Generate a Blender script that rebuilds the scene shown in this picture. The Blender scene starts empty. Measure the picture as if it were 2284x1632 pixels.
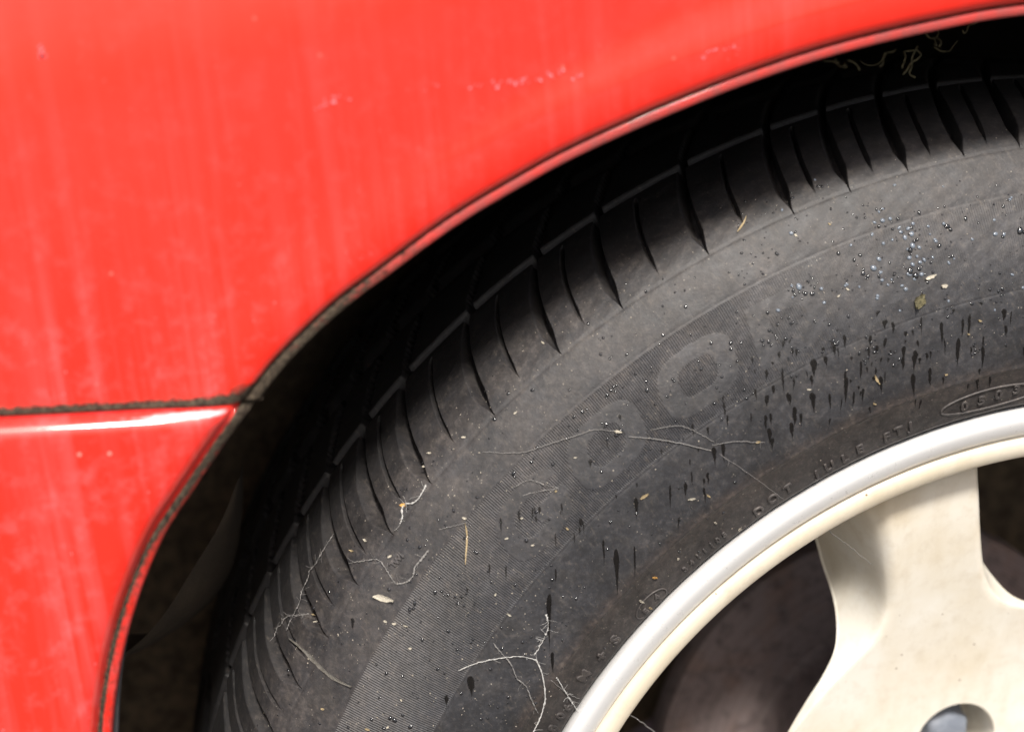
import bpy, bmesh, math, random
import numpy as np
from mathutils import Vector, Matrix
random.seed(7); rng = np.random.default_rng(7)
SC = bpy.context.scene; COL = SC.collection

# ------------------------------------------------------------------ camera
W, H, FPX = 2284.0, 1632.0, 3400.0
YAW, PITCH = 0.18764, 0.28304
CAM = np.array([-0.28428, -0.44579, 0.36304])
cy, sy, cp, sp = math.cos(YAW), math.sin(YAW), math.cos(PITCH), math.sin(PITCH)
FWD = np.array([sy*cp, cy*cp, -sp]); RIGHT = np.array([cy, -sy, 0.0]); DOWN = np.cross(FWD, RIGHT)
cam = bpy.data.cameras.new('camera'); camo = bpy.data.objects.new('camera', cam); COL.objects.link(camo)
cam.sensor_width = 36.0; cam.lens = FPX/W*36.0; cam.clip_start = 0.02; cam.clip_end = 500
m = Matrix.Identity(4)
for i in range(3):
    m[i][0] = RIGHT[i]; m[i][1] = -DOWN[i]; m[i][2] = -FWD[i]; m[i][3] = CAM[i]
camo.matrix_world = m
cam.dof.use_dof = True; cam.dof.focus_distance = 0.505; cam.dof.aperture_fstop = 6.3
SC.camera = camo

# ------------------------------------------------------------------ sky, sun, exposure
SUN_AZ = math.radians(184.0)      # compass angle from +Y towards +X
SUN_EL = math.radians(49.0)
w = bpy.data.worlds.new('World'); SC.world = w; w.use_nodes = True
nt = w.node_tree; nt.nodes.clear()
sky = nt.nodes.new('ShaderNodeTexSky'); sky.sky_type = 'NISHITA'; sky.sun_disc = False
sky.sun_elevation = SUN_EL; sky.sun_rotation = SUN_AZ
sky.air_density = 1.0; sky.dust_density = 4.0; sky.ozone_density = 1.0
bg = nt.nodes.new('ShaderNodeBackground'); bg.inputs[1].default_value = 0.046
wo = nt.nodes.new('ShaderNodeOutputWorld')
nt.links.new(sky.outputs[0], bg.inputs[0]); nt.links.new(bg.outputs[0], wo.inputs[0])
sd = bpy.data.lights.new('sun', 'SUN'); sd.energy = 1.5; sd.angle = math.radians(8); sd.color = (1.0, .955, .89)
so = bpy.data.objects.new('sun', sd); COL.objects.link(so)
sdir = Vector((math.sin(SUN_AZ)*math.cos(SUN_EL), math.cos(SUN_AZ)*math.cos(SUN_EL), math.sin(SUN_EL)))
so.rotation_euler = sdir.to_track_quat('Z', 'Y').to_euler(); so.location = (-.5, -1.5, 2.5)
SC.view_settings.view_transform = 'Standard'; SC.view_settings.look = 'None'
SC.view_settings.gamma = 1; SC.view_settings.exposure = 1.79
SC.render.resolution_x = 1024; SC.render.resolution_y = 731

# ------------------------------------------------------------------ helpers
GROUND = -0.304

def mesh_from(name, V, F, mat=None, parent=None, smooth=True, normals=None, loc=None):
    me = bpy.data.meshes.new(name)
    V = np.asarray(V, np.float32)
    if isinstance(F, np.ndarray):
        n, k = F.shape
        me.vertices.add(len(V)); me.vertices.foreach_set('co', V.ravel())
        me.loops.add(n*k); me.loops.foreach_set('vertex_index', F.astype(np.int32).ravel())
        me.polygons.add(n)
        me.polygons.foreach_set('loop_start', np.arange(0, n*k, k, dtype=np.int32))
        me.update(calc_edges=True)
    else:
        me.from_pydata([tuple(map(float, v)) for v in V], [], [tuple(map(int, f)) for f in F])
        me.update()
    me.polygons.foreach_set('use_smooth', np.full(len(me.polygons), smooth))
    if normals is not None:
        me.normals_split_custom_set_from_vertices(np.asarray(normals, np.float32))
    if mat: me.materials.append(mat)
    return link(name, me, parent)

def link(name, data, parent=None):
    o = bpy.data.objects.new(name, data); COL.objects.link(o)
    if parent is not None:
        o.parent = parent
        o.matrix_parent_inverse = Matrix.Translation(parent.location).inverted()
    return o

def tag(o, label=None, cat=None, group=None, kind=None):
    if label: o['label'] = label
    if cat: o['category'] = cat
    if group: o['group'] = group
    if kind: o['kind'] = kind
    return o

def grid_faces(nu, nv, flip=False):
    i = np.arange(nu-1)[:, None]; j = np.arange(nv-1)[None, :]
    a = (i*nv+j).ravel(); b = ((i+1)*nv+j).ravel(); c = ((i+1)*nv+j+1).ravel(); d = (i*nv+j+1).ravel()
    return np.stack([a, d, c, b] if flip else [a, b, c, d], 1)

def attr(o, name, vals):
    a = o.data.attributes.new(name, 'FLOAT', 'POINT'); a.data.foreach_set('value', np.asarray(vals, np.float32))

def sstep(a, b, x):
    t = np.clip((x-a)/(b-a), 0, 1); return t*t*(3-2*t)

def interp_curve(P, n=None, step=None):
    """Catmull-Rom through points, resampled evenly."""
    P = np.asarray(P, float); Q = np.vstack([2*P[0]-P[1], P, 2*P[-1]-P[-2]])
    out = []
    for k in range(1, len(Q)-2):
        t = np.linspace(0, 1, 24, endpoint=False)[:, None]
        p0, p1, p2, p3 = Q[k-1], Q[k], Q[k+1], Q[k+2]
        out.append(.5*((2*p1)+(-p0+p2)*t+(2*p0-5*p1+4*p2-p3)*t*t+(-p0+3*p1-3*p2+p3)*t**3))
    out = np.vstack(out+[P[-1:]])
    s = np.r_[0, np.cumsum(np.linalg.norm(np.diff(out, axis=0), axis=1))]
    if n is None: n = int(s[-1]/step)+1
    ss = np.linspace(0, s[-1], n)
    return np.stack([np.interp(ss, s, out[:, k]) for k in range(out.shape[1])], 1)

# a pixel gives a ray; the surface it meets gives the distance
def rays(px):
    px = np.atleast_2d(np.asarray(px, float))
    d = ((px[:, :1]-W/2)*RIGHT+(px[:, 1:]-H/2)*DOWN)/FPX+FWD
    return d/np.linalg.norm(d, axis=1, keepdims=True)
def on_plane(px, h):
    d = rays(px); t = (-h-CAM[1])/d[:, 1]; return CAM+d*t[:, None]

# ------------------------------------------------------------------ materials
class NT:
    def __init__(s, name):
        s.m = bpy.data.materials.new(name); s.m.use_nodes = True; s.t = s.m.node_tree
        s.b = s.t.nodes['Principled BSDF']; s.L = s.t.links.new
        s.co = s.t.nodes.new('ShaderNodeTexCoord').outputs['Object']
    def n(s, typ, **k):
        x = s.t.nodes.new('ShaderNode'+typ)
        for a, v in k.items(): setattr(x, a, v)
        return x
    def map(s, scale, rot=(0, 0, 0), src=None):
        x = s.n('Mapping'); x.inputs['Scale'].default_value = scale; x.inputs['Rotation'].default_value = rot
        s.L(src or s.co, x.inputs[0]); return x.outputs[0]
    def noise(s, scale, detail=4, rough=.55, src=None, dist=0):
        x = s.n('TexNoise'); x.inputs['Scale'].default_value = scale; x.inputs['Detail'].default_value = detail
        x.inputs['Roughness'].default_value = rough; x.inputs['Distortion'].default_value = dist
        s.L(src or s.co, x.inputs['Vector']); return x.outputs[0]
    def voro(s, scale, src=None, rand=1):
        x = s.n('TexVoronoi'); x.inputs['Scale'].default_value = scale; x.inputs['Randomness'].default_value = rand
        s.L(src or s.co, x.inputs['Vector']); return x
    def ramp(s, f, stops):
        x = s.n('ValToRGB'); e = x.color_ramp.elements
        while len(e) < len(stops): e.new(.5)
        for q, (p, c) in zip(e, stops):
            q.position = p; q.color = (c, c, c, 1) if not isinstance(c, tuple) else (*c, 1)
        s.L(f, x.inputs[0]); return x.outputs[0]
    def math(s, op, a, b=None, clamp=False):
        x = s.n('Math', operation=op, use_clamp=clamp)
        for i, v in enumerate((a, b)):
            if v is None: continue
            if isinstance(v, (int, float)): x.inputs[i].default_value = v
            else: s.L(v, x.inputs[i])
        return x.outputs[0]
    def mix(s, f, a, b, mode='MIX'):
        x = s.n('MixRGB', blend_type=mode)
        for i, v in enumerate((f, a, b)):
            if isinstance(v, (int, float)): x.inputs[i].default_value = v if i == 0 else (v, v, v, 1)
            elif isinstance(v, tuple): x.inputs[i].default_value = (*v, 1)
            else: s.L(v, x.inputs[i])
        return x.outputs[0]
    def attr(s, name):
        x = s.n('Attribute'); x.attribute_name = name; return x.outputs['Fac']
    def radius(s):
        x = s.n('VectorMath', operation='MULTIPLY'); x.inputs[1].default_value = (1, 0, 1); s.L(s.co, x.inputs[0])
        y = s.n('VectorMath', operation='LENGTH'); s.L(x.outputs[0], y.inputs[0]); return y.outputs['Value']
    def sep(s):
        x = s.n('SeparateXYZ'); s.L(s.co, x.inputs[0]); return x.outputs
    def bump(s, hgt, strength=.3, dist=.0005, chain=None):
        x = s.n('Bump'); x.inputs['Strength'].default_value = strength; x.inputs['Distance'].default_value = dist
        s.L(hgt, x.inputs['Height'])
        if chain: s.L(chain, x.inputs['Normal'])
        return x.outputs[0]
    def set(s, **k):
        for a, v in k.items():
            i = s.b.inputs[a.replace('_', ' ')]
            if isinstance(v, (int, float)): i.default_value = v
            elif isinstance(v, tuple): i.default_value = (*v, 1) if len(v) == 3 else v
            else: s.L(v, i)
        return s.m

def plain(name, col, rough=.5, metal=0., **k):
    t = NT(name); return t.set(Base_Color=col, Roughness=rough, Metallic=metal, **k)

def mat_paint():
    t = NT('red_car_paint')
    st = t.noise(1.0, 5, .6, t.map((190, 30, 6), src=t.map((1, 1, 1), (0, math.radians(5), 0))))
    st = t.ramp(st, [(.45, 0.), (.62, 1.)])
    broad = t.noise(1.0, 3, .5, t.map((40, 10, 4)))
    st = t.math('MULTIPLY', st, t.ramp(broad, [(.35, .15), (.7, 1.)]))
    dust = t.attr('dust')
    st = t.math('MULTIPLY', st, t.math('ADD', t.math('MULTIPLY', dust, .36), .02), True)
    blot = t.ramp(t.noise(150, 6, .7), [(.5, 0.), (.7, 1.)])
    blot = t.math('MULTIPLY', t.math('MULTIPLY', blot, dust), .28)
    v = t.voro(260); sp_ = t.ramp(v.outputs['Distance'], [(.05, 1.), (.10, 0.)])
    pick = t.ramp(t.noise(90, 2), [(.55, 0.), (.60, 1.)])
    sp_ = t.math('MULTIPLY', t.math('MULTIPLY', sp_, pick), t.math('ADD', t.math('MULTIPLY', dust, .95), .05), True)
    f = t.math('ADD', t.math('ADD', st, blot), sp_, True)
    fade = t.noise(6, 3)
    base = t.mix(fade, (.80, .017, .010), (.86, .030, .013))
    c = t.mix(f, base, (.80, .19, .20))
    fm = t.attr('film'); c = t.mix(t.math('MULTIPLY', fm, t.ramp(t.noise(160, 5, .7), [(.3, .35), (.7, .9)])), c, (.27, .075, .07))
    g = t.attr('grime')
    gn = t.noise(420, 8, .75)
    gf = t.math('ADD', t.math('MULTIPLY', g, 1.9), t.math('MULTIPLY', gn, 1.5))
    gf = t.ramp(t.math('SUBTRACT', gf, 1.15), [(0., 0.), (.45, 1.)])
    gcol = t.mix(t.ramp(t.noise(900, 4, .7), [(.4, 0.), (.68, 1.)]), (.020, .013, .009), (.115, .090, .062))
    c = t.mix(gf, c, gcol)
    rough = t.mix(t.math('ADD', t.math('MULTIPLY', f, .5), t.math('MAXIMUM', gf, fm), True), (.38), .85)
    b = t.bump(t.math('ADD', t.noise(35, 2), t.math('MULTIPLY', gf, .4)), .12, .0008)
    wn = t.attr('worn_glint'); c = t.mix(t.ramp(t.math('ADD', wn, t.math('MULTIPLY', t.math('SUBTRACT', gn, .5), .8)), [(.3, 0.), (.7, 1.)]), c, (.80, .74, .75))
    fl = t.voro(95); fk = t.math('MULTIPLY', t.math('MULTIPLY', t.ramp(fl.outputs['Distance'], [(.03, 1.), (.07, 0.)]), t.ramp(t.noise(40, 2), [(.50, 0.), (.54, 1.)])), dust)
    c = t.mix(t.math('MULTIPLY', fk, .75), c, (.80, .42, .36))
    return t.set(Base_Color=c, Roughness=rough, Normal=b, Coat_Weight=t.math('SUBTRACT', .75, gf, True), Coat_Roughness=.07, Coat_IOR=1.6, Specular_IOR_Level=.25)

def mat_rubber(name, dusty=1., tone=1.):
    t = NT(name); r = t.radius()
    n1 = t.noise(28, 6, .62); n2 = t.noise(140, 6, .7); n3 = t.noise(900, 4, .7)
    mid = t.ramp(r, [(.226, 0.), (.232, 1.), (.256, 1.), (.268, 0.)])
    c = t.mix(t.ramp(n1, [(.38, 0.), (.60, 1.)]), (.027, .027, .030), (.054, .051, .052))
    c = t.mix(t.math('MULTIPLY', mid, .7), c, (.046, .047, .052))
    c = t.mix(t.math('MULTIPLY', t.attr('clean'), .22), c, (.062, .063, .070))
    # brown road dust in the bead zone and in rings
    ring = t.noise(1, 4, .6, None)
    rr = t.math('ADD', r, t.math('MULTIPLY', t.math('SUBTRACT', n1, .5), .006))
    bead = t.ramp(rr, [(.2075, 1.), (.2235, .75), (.229, 0.)])
    rust = t.math('MULTIPLY', t.ramp(rr, [(.2215, 0.), (.2255, 1.), (.2295, 0.)]), t.ramp(n2, [(.38, 0.), (.62, 1.)]))
    top = t.ramp(rr, [(.262, 0.), (.285, 1.)])
    c = t.mix(t.math('MULTIPLY', bead, .65*dusty), c, (.060, .048, .039))
    c = t.mix(t.math('MULTIPLY', rust, .5*dusty), c, (.135, .078, .045))
    c = t.mix(t.math('MULTIPLY', t.math('MULTIPLY', top, t.ramp(n2, [(.36, 0.), (.62, 1.)])), .65*dusty), c, (.086, .071, .062))
    c = t.mix(t.math('MULTIPLY', t.ramp(n2, [(.47, 0.), (.70, 1.)]), .5*dusty), c, (.092, .082, .073))
    n4 = t.noise(420, 6, .8)
    c = t.mix(t.ramp(n4, [(.44, .55), (.60, 0.)]), c, (.020, .018, .018))
    c = t.mix(t.math('MULTIPLY', t.ramp(n4, [(.56, 0.), (.72, 1.)]), .5*dusty), c, (.14, .118, .098))
    # pale specks
    v = t.voro(620); d = t.ramp(v.outputs['Distance'], [(.10, 1.), (.17, 0.)])
    pk = t.ramp(t.noise(240, 2), [(.58, 0.), (.63, 1.)])
    sp_ = t.math('MULTIPLY', d, pk)
    c = t.mix(t.math('MULTIPLY', sp_, .8*dusty), c, (.30, .27, .22))
    # scuffs round the tyre
    sc = t.ramp(t.noise(1, 5, .7, t.map((60, 60, 420), (0, math.radians(-38), 0))), [(.60, 0.), (.72, 1.)])
    c = t.mix(t.math('MULTIPLY', sc, .22*dusty), c, (.14, .12, .11))
    tread_shade = t.ramp(t.math('ADD', r, t.math('MULTIPLY', t.math('SUBTRACT', n2, .5), .004)), [(.3030, 0.), (.3072, 1.)])  # black tread rubber, with the wheel arch shade painted into its colour
    c = t.mix(t.math('MULTIPLY', tread_shade, .85), c, (.010, .0095, .010))
    pt = t.ramp(t.noise(55, 5, .7, None, .6), [(.36, .62), (.66, 1.12)])
    c = t.mix(1., c, pt, 'MULTIPLY'); c = t.mix(1., c, (.86, .87, .90), 'MULTIPLY')
    fib = t.ramp(t.noise(1, 5, .75, t.map((900, 300, 260), src=t.map((1, 1, 1), (0, math.radians(38), 0)))), [(.56, 0.), (.70, 1.)])
    c = t.mix(t.math('MULTIPLY', fib, .30*dusty), c, (.15, .125, .10))
    if tone != 1.: c = t.mix(1., c, (tone, tone, tone), 'MULTIPLY')
    rough = t.mix(n2, .46, .70)
    b = t.bump(n3, .5, .0002); b = t.bump(n2, .4, .0005, b)
    return t.set(Base_Color=c, Roughness=rough, Normal=b, Specular_IOR_Level=.55)

def mat_cream():
    t = NT('cream_wheel_paint'); r = t.radius()
    n1 = t.noise(22, 5, .6); n2 = t.noise(170, 5, .7)
    c = t.mix(t.ramp(n1, [(.4, 0.), (.66, 1.)]), (.735, .705, .63), (.66, .595, .475))
    lip = t.ramp(r, [(.165, 0.), (.188, 1.)])
    c = t.mix(t.math('MULTIPLY', lip, .45), c, (.70, .595, .42))
    c = t.mix(t.math('MULTIPLY', t.ramp(n2, [(.49, 0.), (.72, 1.)]), .34), c, (.50, .42, .31))
    dr = t.ramp(t.noise(1, 5, .65, t.map((70, 70, 14))), [(.50, 0.), (.68, 1.)])
    c = t.mix(t.math('MULTIPLY', dr, .20), c, (.47, .37, .23))
    junc = t.ramp(r, [(.168, 0.), (.184, 1.), (.1885, 1.), (.190, 0.)])
    c = t.mix(t.math('MULTIPLY', junc, t.ramp(n1, [(.3, .1), (.6, .6)])), c, (.48, .38, .24))
    v = t.voro(210); d = t.ramp(v.outputs['Distance'], [(.06, 1.), (.11, 0.)])
    pk = t.ramp(t.noise(95, 2), [(.61, 0.), (.65, 1.)])
    c = t.mix(t.math('MULTIPLY', d, pk), c, (.22, .15, .09))
    return t.set(Base_Color=c, Roughness=t.mix(n2, .30, .5), Normal=t.bump(n2, .08, .0003), Coat_Weight=.2, Coat_Roughness=.2)

def mat_flange():
    t = NT('machined_alloy')
    n1 = t.noise(260, 6, .75); n2 = t.noise(1, 5, .7, t.map((90, 90, 600), (0, math.radians(-38), 0)))
    d = t.ramp(n1, [(.57, 0.), (.68, 1.)])
    r = t.radius(); inner = t.math('MULTIPLY', t.ramp(t.math('ADD', r, t.math('MULTIPLY', t.math('SUBTRACT', t.noise(60, 4), .5), .0035)), [(.1986, 1.), (.2004, 0.)]), .85)
    d = t.math('MAXIMUM', d, inner)
    c = t.mix(t.math('MULTIPLY', d, .5), (.88, .88, .87), (.34, .32, .29))
    return t.set(Base_Color=c, Metallic=t.math('SUBTRACT', .45, t.math('MULTIPLY', d, .3)), Roughness=t.mix(n2, .22, .40), Normal=t.bump(n2, .10, .0003))

def mat_disc():
    t = NT('dull_brake_iron'); r = t.radius()
    wv = t.n('TexNoise', noise_dimensions='1D'); wv.inputs['W'].default_value = 0; t.L(t.math('MULTIPLY', r, 300.), wv.inputs['W']); wv.inputs['Scale'].default_value = 1.; wv.inputs['Detail'].default_value = 5
    n1 = t.noise(120, 6, .7); n2 = t.noise(45, 4, .6)
    c = t.mix(wv.outputs[0], (.19, .15, .145), (.34, .275, .265))
    c = t.mix(t.ramp(n1, [(.50, 0.), (.68, 1.)]), c, (.12, .092, .09))
    c = t.mix(t.math('MULTIPLY', t.ramp(n2, [(.5, 0.), (.7, 1.)]), .5), c, (.26, .15, .10))
    return t.set(Base_Color=c, Roughness=.72, Metallic=.15, Normal=t.bump(n1, .6, .0012))

def mat_dusty(name, a, b, scale=30, rough=.85):
    t = NT(name); n = t.noise(scale, 6, .65); n2 = t.noise(scale*9, 4, .7)
    c = t.mix(t.ramp(n, [(.38, 0.), (.68, 1.)]), a, b)
    c = t.mix(t.math('MULTIPLY', n2, .3), c, a)
    return t.set(Base_Color=c, Roughness=rough, Normal=t.bump(n2, .4, .001))

def mat_wet():
    t = NT('wet_rubber_film'); n = t.noise(1400, 4, .7)
    a = t.math('MULTIPLY', t.ramp(t.math('ADD', t.attr('wet'), t.math('MULTIPLY', t.math('SUBTRACT', n, .5), .9)), [(.12, 0.), (.55, 1.)]), .93)
    return t.set(Base_Color=(.0075, .0065, .006), Roughness=.36, Specular_IOR_Level=.35, Alpha=a)

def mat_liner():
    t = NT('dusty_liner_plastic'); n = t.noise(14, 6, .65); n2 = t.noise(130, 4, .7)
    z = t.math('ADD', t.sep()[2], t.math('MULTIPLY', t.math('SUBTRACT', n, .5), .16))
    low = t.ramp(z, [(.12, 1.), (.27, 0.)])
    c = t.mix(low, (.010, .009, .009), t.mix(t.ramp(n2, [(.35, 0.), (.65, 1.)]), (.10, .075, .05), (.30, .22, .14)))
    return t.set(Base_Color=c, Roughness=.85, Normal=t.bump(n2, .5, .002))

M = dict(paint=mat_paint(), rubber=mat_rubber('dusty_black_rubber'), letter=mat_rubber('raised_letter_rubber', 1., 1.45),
         cream=mat_cream(), flange=mat_flange(), disc=mat_disc(),
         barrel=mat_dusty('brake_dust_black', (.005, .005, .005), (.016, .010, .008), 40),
         liner=mat_liner(),
         shield=mat_dusty('dried_mud', (.040, .029, .018), (.085, .062, .038), 40),
         trim=mat_dusty('grey_plastic', (.05, .05, .055), (.11, .105, .10), 120, .6),
         ground=mat_dusty('weathered_concrete', (.055, .053, .050), (.085, .08, .075), 3),
         bolt=mat_dusty('blue_grey_zinc', (.15, .17, .205), (.25, .27, .31), 160, .55),
         water=plain('water_bead', (.010, .011, .013), .03, IOR=1.7, Specular_IOR_Level=.7),
         wet=mat_wet(),
         sky_tint=plain('sky_tinted_bead', (.15, .175, .21), .12, IOR=1.6),  # clear bead with the blue sky reflection put into its base colour
         web=plain('grey_silk', (.22, .21, .20), .8),
         webw=plain('pale_silk', (.46, .45, .43), .8),
         straw=mat_dusty('dry_straw', (.34, .26, .14), (.50, .39, .23), 800, .7),
         pale=mat_dusty('pale_chaff', (.46, .42, .34), (.62, .56, .45), 900, .7),
         dustspeck=plain('dust_grit', (.36, .32, .26), .9),
         orange=plain('orange_chaff', (.62, .34, .10), .6),
         moss=mat_dusty('brown_moss', (.05, .045, .02), (.22, .19, .10), 900),
         leaf=mat_dusty('withered_leaf', (.10, .09, .075), (.24, .225, .20), 700),
         scuff=plain('pink_scuff', (.82, .17, .19), .7))

# ------------------------------------------------------------------ the setting
gv = []; N = 24
xs = np.linspace(-60, 60, N); V = np.array([(x, y, GROUND) for x in xs for y in xs])
g = mesh_from('ground', V, grid_faces(N, N), M['ground'], smooth=False); tag(g, kind='structure')

car = bpy.data.objects.new('parked_car', None); COL.objects.link(car); car.location = (0, .3, GROUND)
tag(car, 'red car with faded paint, dusty black tyre and cream alloy wheel', 'car')

# ------------------------------------------------------------------ tyre
PROF = np.array([(.2062, -.0075), (.2072, -.0045), (.2092, -.0012), (.2112, .0012), (.2145, .0027), (.2185, .0042), (.2240, .0066), (.2275, .0079),
                 (.235, .0092), (.245, .0100), (.2535, .0097), (.262, .0083), (.272, .0052), (.2813, .0012), (.289, -.0026),
                 (.2955, -.0068), (.3005, -.0125), (.3045, -.0205), (.3078, -.031), (.3098, -.043), (.3108, -.052),
                 (.3122, -.080), (.3126, -.100), (.3122, -.120), (.3108, -.148), (.3078, -.169), (.3005, -.187), (.288, -.197),
                 (.25, -.206), (.212, -.193)])
PC = interp_curve(PROF, step=.00008)
PS = np.r_[0, np.cumsum(np.linalg.norm(np.diff(PC, axis=0), axis=1))]
def prof(s):
    r = np.interp(s, PS, PC[:, 0]); h = np.interp(s, PS, PC[:, 1])
    e = .0012
    dr = np.interp(s+e, PS, PC[:, 0])-np.interp(s-e, PS, PC[:, 0]); dh = np.interp(s+e, PS, PC[:, 1])-np.interp(s-e, PS, PC[:, 1])
    L = np.hypot(dr, dh); return r, h, -dh/L, dr/L            # outward normal (nr, nh)
kmax = int(np.argmax(PC[:, 0]))
def s_at_r(r): return float(np.interp(r, PC[:kmax, 0], PS[:kmax]))
def s_at_h(h):
    k0 = int(np.argmax(PC[:, 1])); return float(np.interp(-h, -PC[k0:, 1], PS[k0:]))
S_BI, S_BO, S_END, S_G0, S_G1 = s_at_r(.2535), s_at_r(.2813), s_at_r(.2955), s_at_h(-.0525), s_at_h(-.0585)

ends = [155.26, 151.43, 147.49, 143.56, 139.54, 133.74, 128.21, 123.49, 117.25, 111.4, 107.56, 103.66, 99.9, 96.16]
up = [155.26]; k = 0
while up[-1] < 300: up.append(up[-1]+[3.85, 3.9, 5.8, 5.7, 4.8][k % 5]); k += 1
dn = [96.16]; k = 0
while dn[-1] > -58: dn.append(dn[-1]-[3.8, 3.9, 5.7, 5.8, 4.8, 3.9][k % 6]); k += 1
ENDS = np.array(sorted(set(up[1:]+ends+dn[1:])))             # ascending
THIN = (ENDS[1:]+ENDS[:-1])/2+.15

# letters standing smooth in the ribbed band: (angle, mask function in metres u along reading direction, v outward)
def seg(u, v, a, b):
    a = np.array(a, float); b = np.array(b, float); d = b-a; t = np.clip(((u-a[0])*d[0]+(v-a[1])*d[1])/(d@d), 0, 1)
    return np.hypot(u-a[0]-t*d[0], v-a[1]-t*d[1])
def sup(u, v, a, b, p=3.0): return ((np.abs(u)/a)**p+(np.abs(v)/b)**p)**(1/p)
def m_O(u, v):
    u = u-.22*v
    return (sup(u, v, .0138, .0098) < 1) & ~(sup(u, v, .0068, .0048) < 1)
def m_D(u, v):
    u = u-.22*v
    full = (np.abs(v) < .0098) & (u > -.0125) & ((u < .003) | (sup(u-.002, v, .0108, .0098, 2.6) < 1))
    hole = (np.abs(v) < .0046) & (u > -.0058) & ((u < .001) | (sup(u-.001, v, .0056, .0046, 2.6) < 1))
    return full & ~hole
def m_G(u, v):
    q = u-.22*v
    ring = (sup(q, v, .0138, .0098) < 1) & ~(sup(q, v, .0068, .0048) < 1)
    cut = (q > .0005) & (v > .0002) & (v < .0044)
    bar = (np.abs(v+.0016) < .0024) & (q > .0008) & (q < .0138)
    return (ring & ~cut) | bar
def m_foot(u, v):
    return (seg(u, v, (-.012, -.005), (.010, -.003)) < .0032) | (seg(u, v, (-.002, 0), (.004, .0085)) < .0030) | (seg(u, v, (.002, -.003), (.012, .0055)) < .0026) | (seg(u, v, (-.006, -.003), (-.002, .006)) < .0022)
def m_Y(u, v):
    u = u-.22*v
    return ((seg(u, v, (-.0095, .0095), (0, -.001)) < .0036) | (seg(u, v, (.0095, .0095), (0, -.001)) < .0036) | (seg(u, v, (0, 0), (0, -.0098)) < .0036)) & (np.abs(v) < .0098)
def m_E(u, v):
    u = u-.22*v
    return (np.abs(v) < .0098) & (np.abs(u) < .0105) & ((u < -.004) | (np.abs(v) > .0052) | (np.abs(v) < .0024))
R_LET = .2668; S_LET = s_at_r(.2672)
BIG = [(136.6, m_G), (129.7, m_O), (122.0, m_O), (114.9, m_D), (107.2, m_foot), (100.4, m_Y), (93.6, m_E)]

def lat_off(u):
    return -2.4*np.clip(u, 0, None)**1.5
def displacement(th, s, r, fine=True):
    """th degrees grid, s grid (same shape) -> displacement along the normal"""
    D = np.zeros_like(th)
    u = (s-S_END)/(S_G0-S_END)
    # score line, band edges, bead lines
    D -= .00022*np.exp(-((s-S_END+.0006)/.00040)**2)
    D -= .00010*np.exp(-((s-S_BO-.0008)/.00035)**2)+.00012*np.exp(-((s-S_BI+.0007)/.00035)**2)
    D += .00030*np.exp(-((s-s_at_r(.2258))/.0007)**2)
    D += .00045*np.exp(-((s-s_at_r(.2108))/.0008)**2)
    if fine:
        inb = sstep(S_BI, S_BI+.0004, s)*(1-sstep(S_BO-.0004, S_BO, s))
        flat = np.zeros(th.shape, bool)
        for a, fn in BIG:
            sel = np.abs(th-a) < 4.2
            uu = -np.radians(th-a)*R_LET; vv = s-S_LET
            flat |= sel & fn(uu, vv)
        global CLEAN; CLEAN = (inb > .5) & flat
        rib = .5+.5*np.cos(2*np.pi*th/.160+.35*np.sin(th*1.3))
        D += inb*np.where(flat, -.00006, -.00027*rib*(.22+.78*sstep(110., 126., th)))
    # wide shoulder grooves
    tt = th-lat_off(u)
    idx = np.clip(np.searchsorted(ENDS, tt), 1, len(ENDS)-1)
    near = np.where(np.abs(tt-ENDS[idx-1]) < np.abs(tt-ENDS[idx]), ENDS[idx-1], ENDS[idx])
    q = np.radians(tt-near)*r
    wid = .0022*sstep(-.02, .20, u)*(1-.35*sstep(.4, 1., u))*(1+.45*sstep(130., 142., th))+1e-6
    dep = .0018+.0044*sstep(0., .30, u)+.0015*sstep(.5, 1, u)
    prof_ = np.where(q > -.60*wid, 1-sstep(-.05, 1.2, q/wid), sstep(-1.0, -.60, q/wid))
    D -= np.where((u > -.02) & (q < 1.25*wid) & (q > -wid), dep*prof_, 0)*np.where(u > -.02, 1, 0)
    if fine:
        i2 = np.clip(np.searchsorted(THIN, tt), 1, len(THIN)-1)
        n2 = np.where(np.abs(tt-THIN[i2-1]) < np.abs(tt-THIN[i2]), THIN[i2-1], THIN[i2])
        q2 = np.radians(tt-n2)*r
        w2 = .00085*sstep(.03, .2, u)*(1-sstep(.88, .95, u))+1e-7
        D -= .0034*sstep(.03, .25, u)*np.clip(1-np.abs(q2)/w2, 0, 1)**.6
    # circumferential grooves
    for a, b, dp in ((S_G0, S_G1, .0075), (s_at_h(-.0955), s_at_h(-.1045), .0075), (s_at_h(-.139), s_at_h(-.148), .0075)):
        D -= dp*sstep(a-.0002, a+.0012, s)*(1-sstep(b-.0014, b+.0008, s))
    return np.maximum(D, -.0085)

def tyre_grid(th, s, fine):
    TH, S = np.meshgrid(th, s, indexing='ij')
    r, h, nr, nh = prof(S)
    D = displacement(TH, S, r, fine)
    if fine:                                                # slight unevenness of old rubber
        D = D+.00006*np.sin(TH*2.1+S*300)*np.sin(S*900+TH)
    rr = r+nr*D; hh = h+nh*D; c, sn = np.cos(np.radians(TH)), np.sin(np.radians(TH))
    P = np.stack([rr*c, -hh, rr*sn], -1)
    du = np.gradient(P, axis=0); dv = np.gradient(P, axis=1)
    Nn = np.cross(dv, du); Nn /= np.linalg.norm(Nn, axis=-1, keepdims=True)+1e-12
    ref = np.stack([nr*c, -nh, nr*sn], -1)
    Nn *= np.sign((Nn*ref).sum(-1, keepdims=True)+1e-9)
    return P, Nn, TH, S

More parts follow.
